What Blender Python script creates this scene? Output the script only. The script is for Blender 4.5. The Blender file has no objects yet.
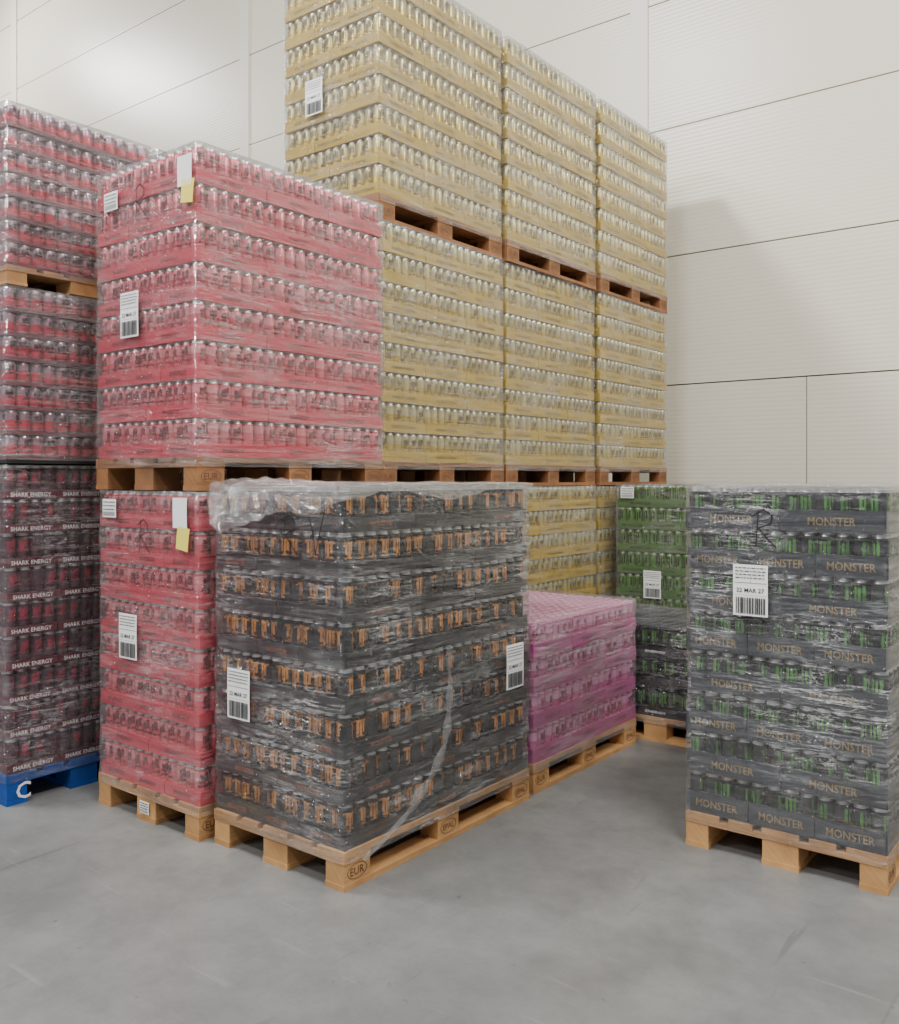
import bpy, math, random
import numpy as np
from mathutils import noise, Vector
random.seed(7)
scene=bpy.context.scene
COL=scene.collection

# ------------------------------------------------------------------ node helpers
def new_mat(name):
    m=bpy.data.materials.new(name); m.use_nodes=True
    nt=m.node_tree; nt.nodes.clear()
    return m,nt
class N:
    def __init__(s,nt): s.nt=nt
    def n(s,t,**kw):
        nd=s.nt.nodes.new(t)
        for k,v in kw.items(): setattr(nd,k,v)
        return nd
    def set(s,sock,v):
        if hasattr(v,'is_output'): s.nt.links.new(v,sock)
        else: sock.default_value=v
    def math(s,op,a,b=0.0,c=0.0):
        nd=s.n('ShaderNodeMath',operation=op)
        s.set(nd.inputs[0],a); s.set(nd.inputs[1],b); s.set(nd.inputs[2],c)
        return nd.outputs[0]
    def mix(s,f,a,b):
        nd=s.n('ShaderNodeMix',data_type='RGBA')
        s.set(nd.inputs[0],f)
        for sock,v in ((nd.inputs[6],a),(nd.inputs[7],b)):
            if isinstance(v,(tuple,list)): v=tuple(v)[:3]+(1,)
            s.set(sock,v)
        return nd.outputs[2]
    def noise(s,vec,scale,detail=3,rough=.5,dist=0):
        nd=s.n('ShaderNodeTexNoise'); nd.inputs['Scale'].default_value=scale
        nd.inputs['Detail'].default_value=detail; nd.inputs['Roughness'].default_value=rough
        nd.inputs['Distortion'].default_value=dist
        s.nt.links.new(vec,nd.inputs['Vector']); return nd.outputs[0]
    def ramp(s,f,p0,p1):
        nd=s.n('ShaderNodeMapRange'); s.set(nd.inputs[0],f)
        nd.inputs[1].default_value=p0; nd.inputs[2].default_value=p1
        return nd.outputs[0]
    def mapping(s,vec,scale=(1,1,1),rot=(0,0,0)):
        nd=s.n('ShaderNodeMapping'); nd.inputs['Scale'].default_value=scale; nd.inputs['Rotation'].default_value=rot
        s.nt.links.new(vec,nd.inputs['Vector']); return nd.outputs[0]
    def bump(s,h,strength,dist=.01):
        nd=s.n('ShaderNodeBump'); nd.inputs['Strength'].default_value=strength; nd.inputs['Distance'].default_value=dist
        s.nt.links.new(h,nd.inputs['Height']); return nd.outputs[0]
    def bsdf(s,color,rough=.5,metal=0.,normal=None):
        p=s.n('ShaderNodeBsdfPrincipled')
        if isinstance(color,(tuple,list)): color=tuple(color)[:3]+(1,)
        s.set(p.inputs['Base Color'],color); s.set(p.inputs['Roughness'],rough); s.set(p.inputs['Metallic'],metal)
        if normal is not None: s.set(p.inputs['Normal'],normal)
        return p.outputs[0]
    def out(s,sh):
        o=s.n('ShaderNodeOutputMaterial'); s.nt.links.new(sh,o.inputs[0])
def lin(r,g,b):
    f=lambda c:(c/255/12.92) if c/255<=.04045 else ((c/255+.055)/1.055)**2.4
    return (f(r),f(g),f(b))
def simple(name,col,rough=.5,metal=0.,var=.12,scale=6):
    m,nt=new_mat(name); k=N(nt)
    tc=k.n('ShaderNodeTexCoord')
    nz=k.noise(tc.outputs['Object'],scale,4)
    c=k.mix(nz,tuple(x*(1-var) for x in col),tuple(min(1,x*(1+var)) for x in col))
    k.out(k.bsdf(c,rough,metal)); return m

def mat_can(name,body,logo,band=None,band_rng=(.5,.75),metal=.35,rough=.26,kind='claw'):
    m,nt=new_mat(name); k=N(nt)
    uv=k.n('ShaderNodeUVMap'); sep=k.n('ShaderNodeSeparateXYZ'); nt.links.new(uv.outputs[0],sep.inputs[0])
    u=k.math('FRACT',k.math('MULTIPLY',sep.outputs[0],2.0)); v=sep.outputs[1]
    tc=k.n('ShaderNodeTexCoord')
    nz=k.noise(tc.outputs['Object'],9,2)
    col=k.mix(nz,tuple(x*.7 for x in body),tuple(min(1,x*1.3) for x in body))
    if band is not None:
        b=k.math('MULTIPLY',k.math('GREATER_THAN',v,band_rng[0]),k.math('LESS_THAN',v,band_rng[1]))
        col=k.mix(b,col,band)
    rag=k.noise(tc.outputs['Object'],110,3,.7)
    tot=None
    if kind=='claw':
        strips=((.33,.060,.44,.83),(.5,.050,.36,.80),(.67,.060,.47,.84))
    elif kind=='mclaw':
        strips=((.36,.055,.50,.80),(.5,.050,.44,.79),(.64,.055,.52,.80),(.5,.30,.755,.81),(.5,.20,.42,.45))
    else:
        strips=((.5,.30,.46,.52),(.42,.12,.55,.78),(.62,.10,.60,.84),)
    for c,w,lo,hi in strips:
        ww=k.math('MULTIPLY',rag,w*2.0)
        a=k.math('LESS_THAN',k.math('ABSOLUTE',k.math('SUBTRACT',u,c)),ww)
        vv=k.math('ADD',v,k.math('MULTIPLY',k.math('SUBTRACT',rag,.5),.22))
        a=k.math('MULTIPLY',a,k.math('GREATER_THAN',vv,lo)); a=k.math('MULTIPLY',a,k.math('LESS_THAN',vv,hi))
        tot=a if tot is None else k.math('MAXIMUM',tot,a)
    lv=k.ramp(k.noise(tc.outputs['Object'],13,2,.6),.36,.64)
    lc=k.mix(lv,tuple(x*.42 for x in logo),logo)
    col=k.mix(tot,col,lc)
    mt=k.math('MULTIPLY',k.math('SUBTRACT',1.0,k.math('MULTIPLY',tot,.6)),metal)
    k.out(k.bsdf(col,rough,mt)); return m

def mat_film(name,haze=.03,wr=.3,tint=(.84,.85,.86),gloss=1.0):
    m,nt=new_mat(name); k=N(nt)
    uv=k.n('ShaderNodeUVMap')
    a=k.mapping(uv.outputs[0],(1.3,22,1),(0,0,.16))
    b=k.mapping(uv.outputs[0],(1.8,13,1),(0,0,-.5))
    c3=k.mapping(uv.outputs[0],(2.4,9,1),(0,0,.75))
    n1=k.noise(a,1.6,5,.6,.6); n2=k.noise(b,1.5,5,.6,.8); n3=k.noise(c3,1.3,4,.6,1.0)
    w1=k.ramp(k.math('ABSOLUTE',k.math('SUBTRACT',n1,.5)),.015,.0)
    w2=k.ramp(k.math('ABSOLUTE',k.math('SUBTRACT',n2,.5)),.009,.0)
    w3=k.ramp(k.math('ABSOLUTE',k.math('SUBTRACT',n3,.52)),.007,.0)
    wm=k.math('MAXIMUM',k.math('MAXIMUM',w1,w2),w3)
    patch=k.ramp(k.noise(uv.outputs[0],2.6,3),.42,.64)
    wm=k.math('MULTIPLY',wm,k.math('ADD',k.math('MULTIPLY',patch,.88),.12))
    cr=k.noise(k.mapping(uv.outputs[0],(1,2.2,1),(0,0,.3)),17,4,.6,1.2)
    h=k.math('ADD',k.math('MULTIPLY',n1,1.0),k.math('MULTIPLY',n2,.8)); h=k.math('ADD',h,k.math('MULTIPLY',cr,.45))
    nb=k.bump(h,1.0,.04)
    gl=k.n('ShaderNodeBsdfGlossy'); gl.inputs['Color'].default_value=(1,1,1,1); gl.inputs['Roughness'].default_value=.13
    nt.links.new(nb,gl.inputs['Normal'])
    df=k.n('ShaderNodeBsdfDiffuse'); df.inputs['Color'].default_value=tint+(1,); nt.links.new(nb,df.inputs['Normal'])
    tr=k.n('ShaderNodeBsdfTransparent')
    fr=k.n('ShaderNodeFresnel'); fr.inputs['IOR'].default_value=1.38; nt.links.new(nb,fr.inputs['Normal'])
    m1=k.n('ShaderNodeMixShader'); 
    f1=k.math('ADD',haze,k.math('MULTIPLY',wm,wr)); f1=k.math('ADD',f1,k.math('MULTIPLY',patch,haze*.8))  # wrinkle streaks whiten the film and paint its glints in diffuse white
    nt.links.new(f1,m1.inputs[0]); nt.links.new(tr.outputs[0],m1.inputs[1]); nt.links.new(df.outputs[0],m1.inputs[2])
    m2=k.n('ShaderNodeMixShader')
    f2=k.math('MINIMUM',k.math('ADD',k.math('MULTIPLY',fr.outputs[0],gloss),k.math('MULTIPLY',wm,.25)),.55)
    nt.links.new(f2,m2.inputs[0]); nt.links.new(m1.outputs[0],m2.inputs[1]); nt.links.new(gl.outputs[0],m2.inputs[2])
    k.out(m2.outputs[0]); return m

def mat_wood(name,c1,c2,dark):
    m,nt=new_mat(name); k=N(nt)
    uv=k.n('ShaderNodeUVMap')
    g=k.noise(k.mapping(uv.outputs[0],(1.2,22,1)),3,5,.6,.8)
    brd=k.noise(uv.outputs[0],.9,0)
    tc=k.n('ShaderNodeTexCoord')
    bl=k.noise(tc.outputs['Object'],5,3)
    c=k.mix(g,c1,c2); c=k.mix(k.math('MULTIPLY',k.ramp(bl,.45,.75),.7),c,dark)
    c=k.mix(k.math('MULTIPLY',k.ramp(brd,.35,.75),.45),c,dark)
    k.out(k.bsdf(c,.75,0,k.bump(g,.5,.004))); return m

# ------------------------------------------------------------------ materials
WOOD=mat_wood('pallet_wood',lin(220,174,116),lin(182,132,80),lin(134,94,58))
WOOD_D=mat_wood('pallet_wood_aged',lin(182,128,78),lin(136,90,52),lin(88,58,38))
BLUE=mat_wood('blue_painted_wood',lin(0,96,198),lin(0,70,160),lin(10,48,98))
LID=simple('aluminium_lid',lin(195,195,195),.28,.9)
LID_D=simple('dark_metal_lid',lin(60,62,70),.4,.6)  # dark metal lids for the low black stack
LID_M=simple('magenta_lid',lin(226,160,190),.4,.4)
PAPER=simple('label_paper',lin(248,248,248),.6,0,.03)
INK=simple('label_ink',lin(25,25,28),.6,0,.05)
YPAPER=simple('yellow_note_paper',lin(242,226,100),.6,0,.05)
MARK=simple('marker_ink',lin(15,15,18),.5,0,.05)
STAMP=simple('burnt_stamp',lin(96,62,40),.8,0,.3,30)
WHITE=simple('white_paint',lin(240,240,240),.5,0,.03)

# ------------------------------------------------------------------ mesh builder
class MB:
    def __init__(s): s.v=[];s.f=[];s.uv=[];s.m=[];s.sm=[];s.c=0
    def add(s,v,faces,mat,uv=None,smooth=False):
        v=np.asarray(v,float); o=s.c; s.v.append(v); s.c+=len(v)
        for i,f in enumerate(faces):
            s.f.append(tuple(a+o for a in f)); s.m.append(mat if not isinstance(mat,list) else mat[i]); s.sm.append(smooth)
            if uv is None: s.uv.extend([0.,0.]*len(f))
            else:
                for p in uv[i]: s.uv.extend(p)
    def box(s,x0,x1,y0,y1,z0,z1,mat,grain=None):
        v=[(x0,y0,z0),(x1,y0,z0),(x1,y1,z0),(x0,y1,z0),(x0,y0,z1),(x1,y0,z1),(x1,y1,z1),(x0,y1,z1)]
        F=[(0,3,2,1),(4,5,6,7),(0,1,5,4),(1,2,6,5),(2,3,7,6),(3,0,4,7)]
        ro=random.random()*7
        gx=grain or 'x'
        uv=[]
        for f in F:
            l=[]
            for i in f:
                p=v[i]
                if gx=='x': l.append((p[0]+ro,p[1]+p[2]+ro))
                elif gx=='y': l.append((p[1]+ro,p[0]+p[2]+ro))
                else: l.append((p[2]+ro,p[0]+p[1]+ro))
            uv.append(l)
        s.add(v,F,mat,uv)
    def mesh(s,name,mats):
        me=bpy.data.meshes.new(name)
        V=np.concatenate(s.v)
        me.from_pydata(V.tolist(),[],s.f)
        me.polygons.foreach_set('material_index',np.array(s.m,dtype=np.int32))
        me.polygons.foreach_set('use_smooth',np.array(s.sm,dtype=bool))
        ul=me.uv_layers.new(name='UVMap'); ul.data.foreach_set('uv',np.array(s.uv,dtype=np.float32))
        for m in mats: me.materials.append(m)
        me.update(); return me

def add_obj(name,me,parent=None,loc=(0,0,0),rz=0):
    o=bpy.data.objects.new(name,me); COL.objects.link(o)
    o.location=loc; o.rotation_euler=(0,0,rz)
    if parent: o.parent=parent
    return o

# ------------------------------------------------------------------ can template
def can_template(r,h,seg=14):
    prof=[(r*.78,0),(r*.97,h*.035),(r,h*.07),(r,h*.86),(r*.93,h*.915),(r*.83,h*.955),(r*.85,h*.985),(r*.83,h),(r*.78,h*.985),(r*.74,h*.965)]
    vs=[];
    for rr,z in prof:
        for i in range(seg):
            a=2*math.pi*i/seg; vs.append((rr*math.cos(a),rr*math.sin(a),z))
    F=[];UV=[];M=[]
    for j in range(len(prof)-1):
        for i in range(seg):
            i2=(i+1)%seg
            F.append((j*seg+i,j*seg+i2,(j+1)*seg+i2,(j+1)*seg+i))
            u0=i/seg;u1=(i+1)/seg;v0=prof[j][1]/h;v1=prof[j+1][1]/h
            UV.append([(u0,v0),(u1,v0),(u1,v1),(u0,v1)])
            M.append(0 if j<4 else 4)
    n=len(prof)-1
    F.append(tuple(n*seg+i for i in range(seg))); UV.append([(0,0)]*seg); M.append(4)
    return np.array(vs),F,UV,M

def text_template(body):
    cu=bpy.data.curves.new('t','FONT'); cu.body=body; cu.size=1; cu.resolution_u=2; cu.offset=.012
    o=bpy.data.objects.new('t',cu); COL.objects.link(o)
    bpy.context.view_layer.update()
    me=bpy.data.meshes.new_from_object(o)
    V=np.array([v.co[:] for v in me.vertices]); F=[tuple(p.vertices) for p in me.polygons]
    bpy.data.objects.remove(o); bpy.data.meshes.remove(me)
    mn=V.min(0);mx=V.max(0); V=V-(mn+mx)/2; V=V/(mx-mn)[0]
    return V,F,(mx-mn)[1]/(mx-mn)[0]

def load_mesh(name,W,L,nx,ny,layers,lh,z0,mats,px,py,tray_h,text=None,text_w=.17,text_h=None,jit=.004,seed=1,textprob=1.,facing=.75):
    R=random.Random(seed)
    mb=MB(); pxx=W/nx; pyy=L/ny; r=min(pxx,pyy)/2*.975
    cv,cf,cuv,cm=can_template(r,lh-.003)
    tv=text_template(text) if text else None
    for k in range(layers):
        zb=z0+k*lh; ox=R.uniform(-jit,jit); oy=R.uniform(-jit,jit)
        top=(k==layers-1)
        for i in range(nx):
            for j in range(ny):
                edge=i in(0,nx-1) or j in(0,ny-1)
                if not(edge or top): continue
                base=0 if j in (0,ny-1) and i not in (nx-1,) else 1.5708
                a=base+R.uniform(-.35,.35)+(0 if R.random()<facing else 1.1)
                c,s=math.cos(a),math.sin(a)
                V=cv.copy(); V[:,0]=cv[:,0]*c-cv[:,1]*s; V[:,1]=cv[:,0]*s+cv[:,1]*c
                V+=np.array([-W/2+(i+.5)*pxx+ox,-L/2+(j+.5)*pyy+oy,zb+.002])
                mb.add(V,cf,cm,cuv,True)
        ax,ay=(px,py) if k%2==0 else (max(2,px-1) if px>2 else px,py)
        for i in range(ax):
            for j in range(ay):
                if 0<i<ax-1 and 0<j<ay-1: continue
                jx=R.uniform(-.0015,.0015); jy=R.uniform(-.0015,.0015)
                x0=-W/2+i*W/ax+.002+ox+jx; x1=-W/2+(i+1)*W/ax-.002+ox+jx
                y0=-L/2+j*L/ay+.002+oy+jy; y1=-L/2+(j+1)*L/ay-.002+oy+jy
                if i==0:x0-=.004
                if i==ax-1:x1+=.004
                if j==0:y0-=.004
                if j==ay-1:y1+=.004
                mb.box(x0,x1,y0,y1,zb+.001,zb+tray_h,1)
                if tv:
                    T,TF,ar=tv
                    def put(face,c0,off):
                        if R.random()>textprob: return
                        tw=text_w; th=text_h or text_w*ar
                        P=np.zeros((len(T),3)); 
                        if face=='f':
                            P[:,0]=T[:,0]*tw+c0; P[:,1]=off; P[:,2]=T[:,1]/ar*th+zb+tray_h*.5
                        else:
                            P[:,1]=T[:,0]*tw+c0; P[:,0]=off; P[:,2]=T[:,1]/ar*th+zb+tray_h*.5
                        mb.add(P,TF,2)
                    if j==0: put('f',(x0+x1)/2,y0-.0015)
                    if i==ax-1: put('s',(y0+y1)/2,x1+.0015)
    ii=max(pxx,pyy)*1.05
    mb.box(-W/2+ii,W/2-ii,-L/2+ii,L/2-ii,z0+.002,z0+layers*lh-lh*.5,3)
    return mb.mesh(name,mats)

EUR=text_template('EUR'); EPAL=text_template('EPAL')
def pallet_mesh(name,W,L,H,mat,long='y'):
    mb=MB()
    s=H/.144; t=.022*s
    bx=[(-W/2,-W/2+.1),(-.0725,.0725),(W/2-.1,W/2)]
    by=[(-L/2,-L/2+.145),(-.0725,.0725),(L/2-.145,L/2)]
    for x0,x1 in bx: mb.box(x0,x1,-L/2,L/2,0,t,0,'y')
    for x0,x1 in bx:
        for y0,y1 in by: mb.box(x0+.002,x1-.002,y0+.002,y1-.002,t,H-2*t,0,'y')
    for y0,y1 in by: mb.box(-W/2,W/2,y0,y1,H-2*t,H-t,0,'x')
    w=[.145,.1,.145,.1,.145]; tot=sum(w); gap=(W-tot)/4; x=-W/2
    for ww in w:
        mb.box(x,x+ww,-L/2,L/2,H-t,H,0,'y'); x+=ww+gap
    if mat is not BLUE and H>.1:
        zc=t+(H-3*t)/2
        for (y0,y1),tp in zip(by,(EUR,EPAL,EPAL)):
            T,F,ar=tp; P=np.zeros((len(T),3)); P[:,1]=T[:,0]*.075+(y0+y1)/2; P[:,2]=T[:,1]*.075+zc; P[:,0]=W/2-.0012
            mb.add(P,F,1)
            ring=[];RF=[]
            for i in range(24):
                a=2*math.pi*i/24
                for rr in (.054,.050): ring.append((W/2-.0012,(y0+y1)/2+rr*math.cos(a),zc+rr*.55*math.sin(a)))
            for i in range(24): j=(i+1)%24; RF.append((2*i,2*j,2*j+1,2*i+1))
            mb.add(ring,RF,1)
    if long=='x':
        for i,v in enumerate(mb.v):
            mb.v[i]=np.stack([-v[:,1],v[:,0],v[:,2]],1)
    return mb.mesh(name,[mat,STAMP])

def film_mesh(name,W,L,z0,z1,seed,mat,amp=.006,puff=.006):
    w=W/2+.010;l=L/2+.010;cr=.028
    pts=[]
    def seg(x0,y0,x1,y1,nx,ny,n):
        for i in range(n):
            t=i/n; pts.append((x0+(x1-x0)*t,y0+(y1-y0)*t,nx,ny))
    def arc(cx,cy,a0):
        for i in range(5):
            a=a0+math.pi/2*i/5; pts.append((cx+cr*math.cos(a),cy+cr*math.sin(a),math.cos(a),math.sin(a)))
    nW=int(W/.02);nL=int(L/.02)
    seg(-w+cr,-l,w-cr,-l,0,-1,nW);arc(w-cr,-l+cr,-math.pi/2)
    seg(w,-l+cr,w,l-cr,1,0,nL);arc(w-cr,l-cr,0)
    seg(w-cr,l,-w+cr,l,0,1,nW);arc(-w+cr,l-cr,math.pi/2)
    seg(-w,l-cr,-w,-l+cr,-1,0,nL);arc(-w+cr,-l+cr,math.pi)
    n=len(pts); rows=int((z1-z0)/.018)
    S=[0]
    for i in range(n):
        a=pts[i];b=pts[(i+1)%n]; S.append(S[-1]+math.hypot(a[0]-b[0],a[1]-b[1]))
    V=[]
    for j in range(rows+1):
        z=z0+(z1-z0)*j/rows
        for x,y,nx,ny in pts:
            q=noise.noise(Vector((x*2.2+seed*3.1,y*2.2,z*11+(x-y)*2.5)))
            q2=noise.noise(Vector((x*9,y*9+seed,z*30)))
            d=amp*(.8*q+.3*q2)
            if d<-.006:d=-.006
            V.append((x+nx*d,y+ny*d,z))
    F=[];UV=[]
    for j in range(rows):
        for i in range(n):
            i2=(i+1)%n
            F.append((j*n+i,j*n+i2,(j+1)*n+i2,(j+1)*n+i))
            za=z0+(z1-z0)*j/rows; zb=z0+(z1-z0)*(j+1)/rows; o=seed*5.3
            UV.append([(S[i]+o,za+o),(S[i+1]+o,za+o),(S[i+1]+o,zb+o),(S[i]+o,zb+o)])
    base=rows*n; K=10
    for kx in range(1,K+1):
        f=1-kx/K*.995
        for i in range(n):
            x,y,_,_=pts[i]; X=x*f;Y=y*f
            q=noise.noise(Vector((X*6+seed,Y*6,seed*2.)))
            V.append((X,Y,z1+puff*.5+puff*q))
    for kx in range(K):
        for i in range(n):
            i2=(i+1)%n
            idx=[base+kx*n+i,base+kx*n+i2,base+(kx+1)*n+i2,base+(kx+1)*n+i]
            F.append(tuple(idx)); UV.append([(V[q][0]+seed,V[q][1]) for q in idx])
    mb=MB(); mb.add(V,F,0,UV,True)
    return mb.mesh(name,[mat])

def label_mesh(name,w,h,kind='full'):
    mb=MB(); R=random.Random(int(w*1000+h*777))
    nn=6
    V=[];F=[]
    for j in range(nn+1):
        for i in range(nn+1):
            x=-w/2+w*i/nn;z=-h/2+h*j/nn
            V.append((x,-.0015*math.sin(i*1.1+j*.4)**2,z))
    for j in range(nn):
        for i in range(nn):
            a=j*(nn+1)+i; F.append((a,a+1,a+nn+2,a+nn+1))
    mb.add(V,F,0,None,True)
    def rect(x0,x1,z0,z1,m=1): mb.add([(x0,-.0028,z0),(x1,-.0028,z0),(x1,-.0028,z1),(x0,-.0028,z1)],[(0,1,2,3)],m)
    if kind=='full':
        x=-w*.42
        while x<w*.42:
            b=R.choice([.0015,.003,.0045]); rect(x,min(x+b,w*.43),-h*.46,-h*.14); x+=b+R.choice([.0015,.003])
        rect(-w*.46,w*.46,h*.14,h*.15); rect(-w*.46,w*.46,-h*.10,-h*.095);rect(0.0,.001,h*.15,h*.3)
        T,TF,ar=TXT_LAB
        P=np.zeros((len(T),3));P[:,0]=T[:,0]*w*.8;P[:,1]=-.0028;P[:,2]=T[:,1]*w*.8+h*.0;mb.add(P,TF,1)
        for q in range(4):
            zz=h*(.44-.065*q)
            x=-w*.44
            while x<w*.42:
                b=R.uniform(.006,.02); rect(x,min(x+b,w*.44),zz-.0028,zz+.0012); x+=b+.004
    elif kind=='small':
        for q in range(3):
            zz=h*(.34-.2*q); x=-w*.42
            while x<w*.4:
                b=R.uniform(.006,.02); rect(x,min(x+b,w*.44),zz-.003,zz+.002); x+=b+.004
        x=-w*.42
        while x<w*.4:
            rect(x,x+.002,-h*.42,-h*.18); x+=.005
    return mb.mesh(name,[PAPER if kind!='note' else YPAPER,INK])
TXT_LAB=text_template('22 MAR 27')
LAB=label_mesh('paper_label',.14,.205,'full')
LAB_S=label_mesh('small_label',.11,.085,'small')
LAB_B=label_mesh('block_label',.07,.055,'small')
LAB_T=label_mesh('blank_label',.10,.13,'blank')
NOTE=label_mesh('note',.085,.10,'note')

def strokes(polys,wd,mat,name):
    mb=MB()
    for pl in polys:
        for a,b in zip(pl[:-1],pl[1:]):
            dx=b[0]-a[0];dz=b[1]-a[1];l=math.hypot(dx,dz) or 1; px=-dz/l*wd/2;pz=dx/l*wd/2
            ex=dx/l*wd/2; ez=dz/l*wd/2
            mb.add([(a[0]-ex+px,0,a[1]-ez+pz),(a[0]-ex-px,0,a[1]-ez-pz),(b[0]+ex-px,0,b[1]+ez-pz),(b[0]+ex+px,0,b[1]+ez+pz)],[(0,1,2,3)],0)
    return mb.mesh(name,[mat])
R_ST=strokes([[(-.03,-.07),(-.02,.07)],[(-.04,.05),(0,.075),(.035,.05),(.03,.02),(-.02,.0),(.015,-.04),(.05,-.075)]],.005,MARK,'marker_r')
V_ST=strokes([[(-.035,.07),(-.01,0),(.0,-.07),(.02,0),(.045,.08)]],.005,MARK,'marker_v')

PAL={}
def get_pallet(kind,W,L,H,long):
    key=(kind,W,L,H,long)
    if key not in PAL:
        PAL[key]=pallet_mesh('pallet_'+kind,W,L,H,{'wood':WOOD,'aged':WOOD_D,'blue':BLUE}[kind],long)
    return PAL[key]

def build(name,x0,x1,y0,y1,z,load,film_mat,top,pkind='wood',ph=.144,long='y',rz=0,seed=1,items=(),amp=.006,puff=.006):
    cx,cy=(x0+x1)/2,(y0+y1)/2; W=x1-x0;L=y1-y0
    e=bpy.data.objects.new(name,None); COL.objects.link(e); e.location=(cx,cy,z); e.rotation_euler=(0,0,rz); e.empty_display_size=.2
    if ph>.05:
        a,b=(W,L) if long=='y' else (L,W)
        add_obj('pallet',get_pallet(pkind,round(a,3),round(b,3),ph,long),e)
    else:
        mb=MB(); mb.box(-W/2,W/2,-L/2,L/2,0,ph,0); add_obj('slip_sheet',mb.mesh('slip_sheet',[CORE]),e)
    add_obj('cans_in_trays',load,e)
    add_obj('stretch_wrap',film_mesh('stretch_wrap',W-.01,L-.01,ph*.72,top,seed,film_mat,amp,puff),e)
    for it in items:
        me,face,wx,wz=it[:4]; tilt=it[4] if len(it)>4 else 0
        off=.004 if me is LAB_B else .017
        if face=='f': o=add_obj(me.name.split('.')[0],me,e,(wx-cx,-L/2-off,wz-z)); o.rotation_euler=(0,tilt,0)
        else: o=add_obj(me.name.split('.')[0],me,e,(W/2+off,wx-cy,wz-z)); o.rotation_euler=(tilt,0,math.pi/2)
    return e

CORE=simple('dark_cardboard',lin(40,38,38),.9)  # dark cardboard for the slip sheets
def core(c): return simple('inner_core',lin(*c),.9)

# ---- yellow
Ycan=mat_can('yellow_can',lin(192,182,128),lin(120,100,40),band=lin(200,172,60),band_rng=(.0,.60),metal=.35,kind='mixed')
Ytray=simple('yellow_tray',lin(190,160,50),.42,0,.2,5)
Ytxt=simple('yellow_tray_print',lin(112,94,32),.6)
F_Y=mat_film('stretch_film_hazy',.055,.32,(.82,.81,.76))
lh=.167
LY=load_mesh('yellow_load',.76,1.18,12,18,8,lh,.144,[Ycan,Ytray,Ytxt,core((40,34,12)),LID],3,3,.062,'ENERGY DRINK',.2,.018,seed=3,textprob=.8)
yb=[3.71,4.955,6.215,7.455]
for lev in range(3):
    for c in range(3):
        it=[]
        if lev==2 and c==0: it=[(LAB,'f',-3.885,3.76)]
        off=[0,.005,-.01][(lev+c)%3]
        build('pallet_of_yellow_cans',-4.155+off,-3.385+off,yb[c],yb[c]+1.2,lev*1.486,LY,F_Y,1.482,'aged',seed=lev*3+c+1,items=it,puff=.001 if lev<2 else .006)
# ---- pink
Pcan=mat_can('pink_can',lin(212,88,102),lin(134,36,52),band=lin(232,138,146),band_rng=(.66,.86),metal=.4,kind='mixed')
Ptray=simple('pink_tray',lin(198,54,74),.4,0,.2,5)
Ptxt=simple('pink_tray_print',lin(104,24,38),.6)
F_P=mat_film('stretch_film_pink_stack',.05,.42,(.88,.85,.86))
LP=load_mesh('pink_load',.75,1.16,12,18,8,lh,.144,[Pcan,Ptray,Ptxt,core((50,12,20)),LID],3,3,.060,'ENERGY',.12,.02,seed=5)
build('pallet_of_pink_cans',-3.97,-3.2,2.38,3.56,0,LP,F_P,1.482,'wood',seed=21,puff=.001,amp=.008,
      items=[(LAB,'f',-3.70,.82),(LAB_S,'f',-3.85,1.40),(LAB_T,'f',-3.31,1.39),(NOTE,'f',-3.29,1.28,.15),(R_ST,'f',-3.58,1.28),(LAB_B,'f',-3.59,.062)])
build('pallet_of_pink_cans',-3.985,-3.205,2.375,3.55,1.486,LP,F_P,1.482,'aged',seed=22,amp=.008,
      items=[(LAB,'f',-3.68,2.28),(LAB_S,'f',-3.83,2.82),(LAB_T,'f',-3.27,2.85),(NOTE,'f',-3.25,2.76,.15),(R_ST,'f',-3.60,2.78)])
# ---- dark orange
Ocan=mat_can('orange_logo_can',lin(28,28,33),lin(220,146,66),metal=.5,kind='mclaw')
Otray=simple('charcoal_tray',lin(26,27,33),.32,0,.25,5)
Otxt=simple('orange_print',lin(146,80,48),.6)
F_O=mat_film('stretch_film_front',.022,.5)
LO=load_mesh('orange_load',.745,1.235,12,18,8,.170,.144,[Ocan,Otray,Otxt,core((6,6,7)),LID],3,3,.058,'MONSTER',.12,.020,seed=8,jit=.007,textprob=.6,facing=.6)
orange=build('pallet_of_orange_logo_cans',-3.15,-2.385,2.42,3.68,0,LO,F_O,1.51,'wood',seed=31,amp=.011,puff=.016,
      items=[(LAB,'f',-2.97,.655),(LAB,'s',3.53,.665),(R_ST,'f',-2.67,1.32),(V_ST,'f',-2.52,1.32)])
# ---- black with green logo, right
Gcan=mat_can('green_logo_can',lin(30,32,36),lin(74,140,56),metal=.4,kind='claw')
Gtray=simple('slate_tray',lin(48,52,60),.32,0,.22,5)
Gtxt=simple('tan_print',lin(144,124,88),.6,0,.3,12)
F_G=mat_film('stretch_film_right',.035,.58)
LG=load_mesh('green_logo_load',.775,1.18,12,18,8,.1695,.144,[Gcan,Gtray,Gtxt,core((8,8,9)),LID],3,3,.086,'MONSTER',.175,.032,seed=11,jit=.005,facing=.3)
build('pallet_of_green_logo_cans',-1.573,-.788,3.63,4.83,0,LG,F_G,1.505,'wood',seed=41,amp=.011,puff=.012,
      items=[(LAB,'f',-1.292,1.09),(R_ST,'f',-1.24,1.34)])
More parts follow.
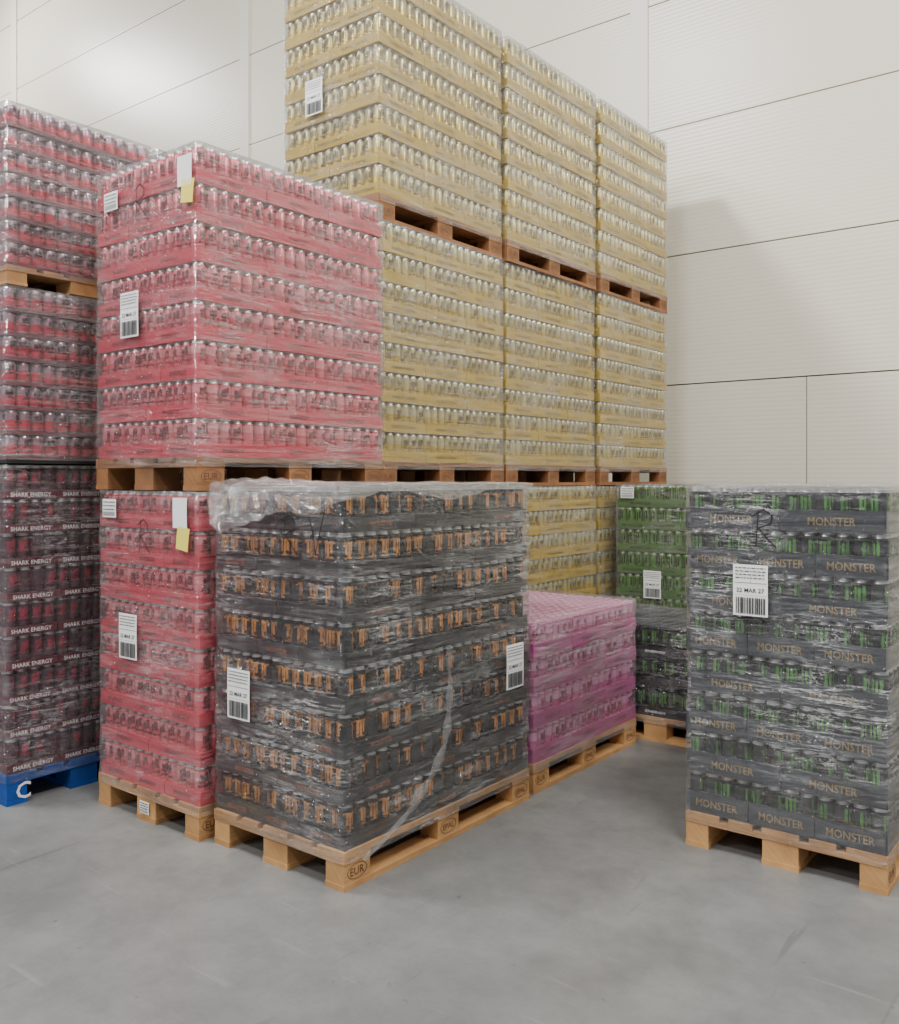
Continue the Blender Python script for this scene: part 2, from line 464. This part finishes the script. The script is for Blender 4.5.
# ---- magenta low stack
Mcan=mat_can('magenta_can',lin(202,86,148),lin(150,16,88),band=lin(220,150,190),band_rng=(.62,.86),metal=.3,kind='mixed')
Mtray=simple('magenta_tray',lin(174,56,128),.45,0,.25,5)
Mtxt=simple('magenta_print',lin(120,16,80),.6)
F_M=mat_film('stretch_film_low',.08,.42,(.86,.81,.86))
LM=load_mesh('magenta_load',.75,1.09,12,16,4,.172,.144,[Mcan,Mtray,Mtxt,core((50,12,36)),LID_M],3,3,.070,'ENERGY',.14,.024,seed=13,jit=.006)
build('pallet_of_magenta_cans',-3.16,-2.40,3.74,4.84,0,LM,F_M,.84,'wood',seed=51,amp=.010,puff=.014)
# ---- low dark stack
Bcan=mat_can('navy_can',lin(16,18,27),lin(74,130,50),metal=.3)
Btray=simple('navy_tray',lin(18,20,28),.4)
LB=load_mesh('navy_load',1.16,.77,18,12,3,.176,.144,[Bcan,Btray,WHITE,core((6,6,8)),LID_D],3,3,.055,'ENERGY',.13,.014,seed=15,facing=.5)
build('pallet_of_black_cans',-2.92,-1.73,4.93,5.72,0,LB,F_O,.678,'wood',long='x',seed=61)
# ---- green
Ecan=mat_can('green_can',lin(96,146,62),lin(24,50,14),metal=.3)
Etray=simple('green_tray',lin(72,116,44),.45)
Etxt=simple('green_print',lin(20,44,14),.6)
LE=load_mesh('green_load',.77,1.18,12,18,8,.168,.144,[Ecan,Etray,Etxt,core((12,28,8)),LID],3,3,.06,'MONSTER',.17,.02,seed=17)
build('pallet_of_green_cans',-3.3,-2.5,6.30,7.5,0,LE,F_P,1.49,'aged',seed=71,items=[(LAB,'f',-2.985,.745),(LAB_S,'f',-3.19,1.43)])
# ---- left stack
F_B=mat_film('stretch_film_berry',.07,.42,(.88,.84,.87))
Scan=mat_can('berry_can',lin(156,122,134),lin(70,34,44),band=lin(204,48,72),band_rng=(.20,.60),metal=.4,kind='mixed')
Stray=simple('berry_tray',lin(112,50,58),.5,0,.5,14)
LS2=load_mesh('berry_load_mid',1.14,.77,18,12,7,.1165,.02,[Scan,Stray,Otxt,core((34,10,16)),LID],3,3,.018,seed=19,jit=.008)
LS3=load_mesh('berry_load_top',1.14,.77,18,12,7,.1095,.09,[Scan,Stray,Otxt,core((34,10,16)),LID],3,3,.018,seed=20,jit=.008)
Dcan=mat_can('dark_berry_can',lin(86,52,66),lin(160,44,70),metal=.4,kind='mixed')
Dtray=simple('dark_berry_tray',lin(92,16,38),.45,0,.25,6)
LD=load_mesh('dark_load',1.14,.77,18,12,9,.162,.144,[Dcan,Dtray,WHITE,core((16,8,12)),LID],3,3,.042,'SHARK ENERGY',.20,.021,seed=23,jit=.006)
for q,(a,b) in enumerate(((2.08,2.86),(2.89,3.68))):
    e=build('pallet_of_dark_cans',-5.43,-4.25,a,b,0,LD,F_O,1.602,'blue',long='x',seed=81+q,puff=.001)
    build('pallet_of_berry_cans',-5.43,-4.25,a,b,1.610,LS2,F_B,.836,ph=.02,seed=85+q,puff=.001)
    build('pallet_of_berry_cans',-5.43,-4.25,a,b,2.452,LS3,F_B,.858,'wood',ph=.09,long='x',seed=87+q)
    if q==0:
        T,TF,ar=text_template('C'); mb=MB()
        P=np.zeros((len(T),3));P[:,1]=T[:,0]*.07;P[:,2]=T[:,1]*.07;mb.add(P,TF,0)
        o=add_obj('pallet_logo',mb.mesh('pallet_logo',[WHITE]),e,(.592,-.31,.06))

# ---- loose film on the front pallet
F_L=mat_film('loose_film',.06,.8)
F_T=mat_film('thin_fold_film',.10,.25)
def frill():
    mb=MB(); V=[];F=[];UV=[]
    path=[]
    x0,x1,y0,y1=-.380,.395,-.645,.64
    n1=90;n2=110
    for i in range(n1): path.append((x0+(x1-x0)*i/n1,y0,0,-1))
    for i in range(6):
        a=-math.pi/2+math.pi/2*i/6; path.append((x1-.02+.02*math.cos(a),y0+.02+.02*math.sin(a),math.cos(a),math.sin(a)))
    for i in range(n2): path.append((x1,y0+.02+(y1-y0-.02)*i/n2,1,0))
    rows=26
    def smooth(e0,e1,x):
        t=max(0,min(1,(x-e0)/(e1-e0))); return t*t*(3-2*t)
    for k,(x,y,nx,ny) in enumerate(path):
        s=k*.0087
        corner=1-smooth(.25,.95,s); lip=smooth(-.02,.12,s)
        drop=.04+.12*corner+.04*noise.noise(Vector((s*6,0,3)))+.025*math.sin(s*11)
        for j in range(rows+1):
            t=j/rows
            ridg=1-abs(noise.noise(Vector((s*9+t*3,t*4,11))))*2.2
            if t<.45:
                inn=(.45-t)/.45*.16; z=1.516+.010*noise.noise(Vector((s*14,t*7,1)))+.014*corner*lip*math.sin(t/.45*math.pi*.9)+.009*ridg*corner; o=-inn
            else:
                tt=(t-.45)/.55
                z=1.516-tt*drop; o=.008+(.006+.014*corner*lip)*math.sin(tt*2.6)+.010*ridg*(.3+corner)*lip
            q=noise.noise(Vector((s*22,t*8,7)))*(.006+.009*corner)
            o2=o+(max(q,-.003) if t>.45 else q*.4)
            if t>.45:o2=max(o2,.004)
            V.append((x+nx*o2,y+ny*o2,z+q*.6))
    m=rows+1
    for k in range(len(path)-1):
        for j in range(rows):
            F.append((k*m+j,(k+1)*m+j,(k+1)*m+j+1,k*m+j+1))
            UV.append([(k*.02,j*.02),((k+1)*.02,j*.02),((k+1)*.02,(j+1)*.02),(k*.02,(j+1)*.02)])
    mb.add(V,F,0,UV,True); return mb.mesh('loose_film_top',[F_L])
add_obj('loose_film_top',frill(),orange)
def ribbon(pts,w,seed,X=.40,axis='s'):
    mb=MB();V=[];F=[];UV=[]
    P=[]
    pp=[pts[0]]+list(pts)+[pts[-1]]
    for i in range(1,len(pp)-2):
        p0,p1,p2,p3=pp[i-1:i+3]
        for q in range(14):
            t=q/14
            P.append(tuple(.5*((2*p1[d])+(-p0[d]+p2[d])*t+(2*p0[d]-5*p1[d]+4*p2[d]-p3[d])*t*t+(-p0[d]+3*p1[d]-3*p2[d]+p3[d])*t**3) for d in (0,1)))
    P.append(pts[-1]); c=8
    for k,p in enumerate(P):
        q=P[min(k+1,len(P)-1)];r=P[max(k-1,0)]
        dx=q[0]-r[0];dz=q[1]-r[1];l=math.hypot(dx,dz) or 1;nx,nz=-dz/l,dx/l
        wob=.008*noise.noise(Vector((k*.25,seed,0)))
        ww=w*(.4+1.3*abs(noise.noise(Vector((k*.12,seed*2,5)))))
        for j in range(c+1):
            t=j/c-.5; h=.010*math.cos(t*math.pi)**2
            a_=p[0]+nx*(t*ww+wob); b_=p[1]+nz*(t*ww+wob)
            V.append((X+.003+h,a_,b_) if axis=='s' else (a_,-(X+.003+h),b_))
    for k in range(len(P)-1):
        for j in range(c):
            F.append((k*(c+1)+j,k*(c+1)+j+1,(k+1)*(c+1)+j+1,(k+1)*(c+1)+j))
            UV.append([(k*.03,j*.01),(k*.03,(j+1)*.01),((k+1)*.03,(j+1)*.01),((k+1)*.03,j*.01)])
    mb.add(V,F,0,UV,True); return mb.mesh('film_fold',[F_T])
oy=-3.05
add_obj('film_fold',ribbon([(a+oy,b) for a,b in [(3.02,.84),(3.03,.6),(2.97,.38),(2.75,.2),(2.5,.10)]],.05,1),orange)

# ------------------------------------------------------------------ room
m,nt=new_mat('concrete_floor');k=N(nt);tc=k.n('ShaderNodeTexCoord');g=tc.outputs['Object']
n1=k.noise(g,.7,5,.6);n2=k.noise(g,4,7,.7);n3=k.noise(g,60,3,.6)
c=k.mix(k.ramp(n1,.3,.7),lin(108,109,109),lin(134,134,132))
c=k.mix(k.math('MULTIPLY',k.ramp(n2,.40,.70),.55),c,lin(86,86,85))
c=k.mix(k.math('MULTIPLY',n3,.22),c,lin(66,66,65))
st=k.ramp(k.noise(g,1.3,4,.6,.3),.54,.68); c=k.mix(k.math('MULTIPLY',st,.42),c,lin(80,78,75))
scr=k.ramp(k.noise(k.mapping(g,(14,.8,1),(0,0,.5)),2,3,.5,.4),.66,.72); c=k.mix(k.math('MULTIPLY',scr,.35),c,lin(68,66,64))
sc2=k.ramp(k.noise(k.mapping(g,(1.2,16,1),(0,0,.25)),2,3,.5,.4),.66,.72); c=k.mix(k.math('MULTIPLY',sc2,.3),c,lin(146,144,140))
spk=k.ramp(k.noise(g,22,2,.5),.74,.78); c=k.mix(k.math('MULTIPLY',spk,.5),c,lin(62,58,52))
rr=k.math('ADD',k.math('MULTIPLY',n2,.35),.24)
k.out(k.bsdf(c,rr,0,k.bump(n3,.08,.003)));FLOOR=m
mb=MB(); mb.box(-24,9,-7,8.3,-.2,0,0)
add_obj('floor',mb.mesh('floor',[FLOOR]))

m,nt=new_mat('wall_panel_metal');k=N(nt);tc=k.n('ShaderNodeTexCoord');g=tc.outputs['Object']
wv=k.n('ShaderNodeTexWave',wave_type='BANDS',bands_direction='Z',wave_profile='SIN'); wv.inputs['Scale'].default_value=8.; nt.links.new(g,wv.inputs[0])
n1=k.noise(g,.5,3)
c=k.mix(n1,lin(222,215,197),lin(231,225,209))
k.out(k.bsdf(c,.33,.0,k.bump(wv.outputs[1],.14,.005)));WALL=m
SEAM=simple('wall_seam_dark',lin(96,90,80),.8)
TRIM=simple('wall_trim_metal',lin(228,223,209),.4,0,.03)
mb=MB()
mb.box(-24,9,8.03,8.2,0,10.5,1)
xs=[-24,-22.0,-16.05,-9.75,-3.93,2.0,9]
H=1.205
for i in range(len(xs)-1):
    for r in range(9):
        z0=r*H+.006; z1=min((r+1)*H-.006,10.5)
        if z0>=10.4: continue
        parts=[(xs[i]+.004,xs[i+1]-.004)]
        if abs(xs[i]+3.93)<.01:
            if r<2: parts=[(xs[i]+.004,-2.38),(-2.372,xs[i+1]-.004)]
        for a,b in parts: mb.box(a,b,8.0,8.05,z0,z1,0)
add_obj('wall_back',mb.mesh('wall_back',[WALL,SEAM]))
for i,x in enumerate(xs[1:-1]):
    mb=MB(); mb.box(x-.09,x+.09,7.98,8.0,2.42 if abs(x+3.93)<.01 else 0,10.5,0); add_obj('trim_%d'%(i+1),mb.mesh('trim',[TRIM]))

# ------------------------------------------------------------------ lights
w=bpy.data.worlds.new('World');scene.world=w;w.use_nodes=True
w.node_tree.nodes['Background'].inputs[0].default_value=(.94,.97,1,1)
w.node_tree.nodes['Background'].inputs[1].default_value=.32
def lamp(loc,P,sx,sy,tgt,col=(1,.98,.95)):
    l=bpy.data.lights.new('ceiling_or_added_lamp','AREA');l.shape='RECTANGLE';l.size=sx;l.size_y=sy;l.energy=P;l.color=col
    o=bpy.data.objects.new('ceiling_or_added_lamp',l);COL.objects.link(o);o.location=loc
    o.rotation_euler=(Vector(tgt)-Vector(loc)).to_track_quat('-Z','Y').to_euler()
lamp((-6.5,.5,8.8),650,1.2,.8,(-4,6,1))
lamp((1.5,1.5,8.0),520,2.4,.35,(-2.5,4,1))  # added fill lamp for the right-facing load sides
lamp((-1.5,-3,8.0),460,2.4,.35,(-2.5,3,1))
lamp((-16.4,5,9.7),450,2.0,.8,(-12,8,5))
lamp((4,6.5,7.0),320,2.4,.3,(-1.5,5,1.5))  # added lamp, placed to reflect in the right-facing wrap
lamp((-7,-6,7.0),340,2.4,.3,(-3.5,3,1.2))  # added lamp, placed to glint off the front-facing wrap

# ------------------------------------------------------------------ camera
cam=bpy.data.cameras.new('camera');co=bpy.data.objects.new('camera',cam);COL.objects.link(co)
co.location=(0,0,1.54);co.rotation_euler=(math.radians(90),0,math.atan2(.615,.788))
cam.sensor_fit='HORIZONTAL';cam.sensor_width=36;cam.lens=910/899*36;cam.shift_y=-34/899
cam.clip_start=.05
scene.camera=co
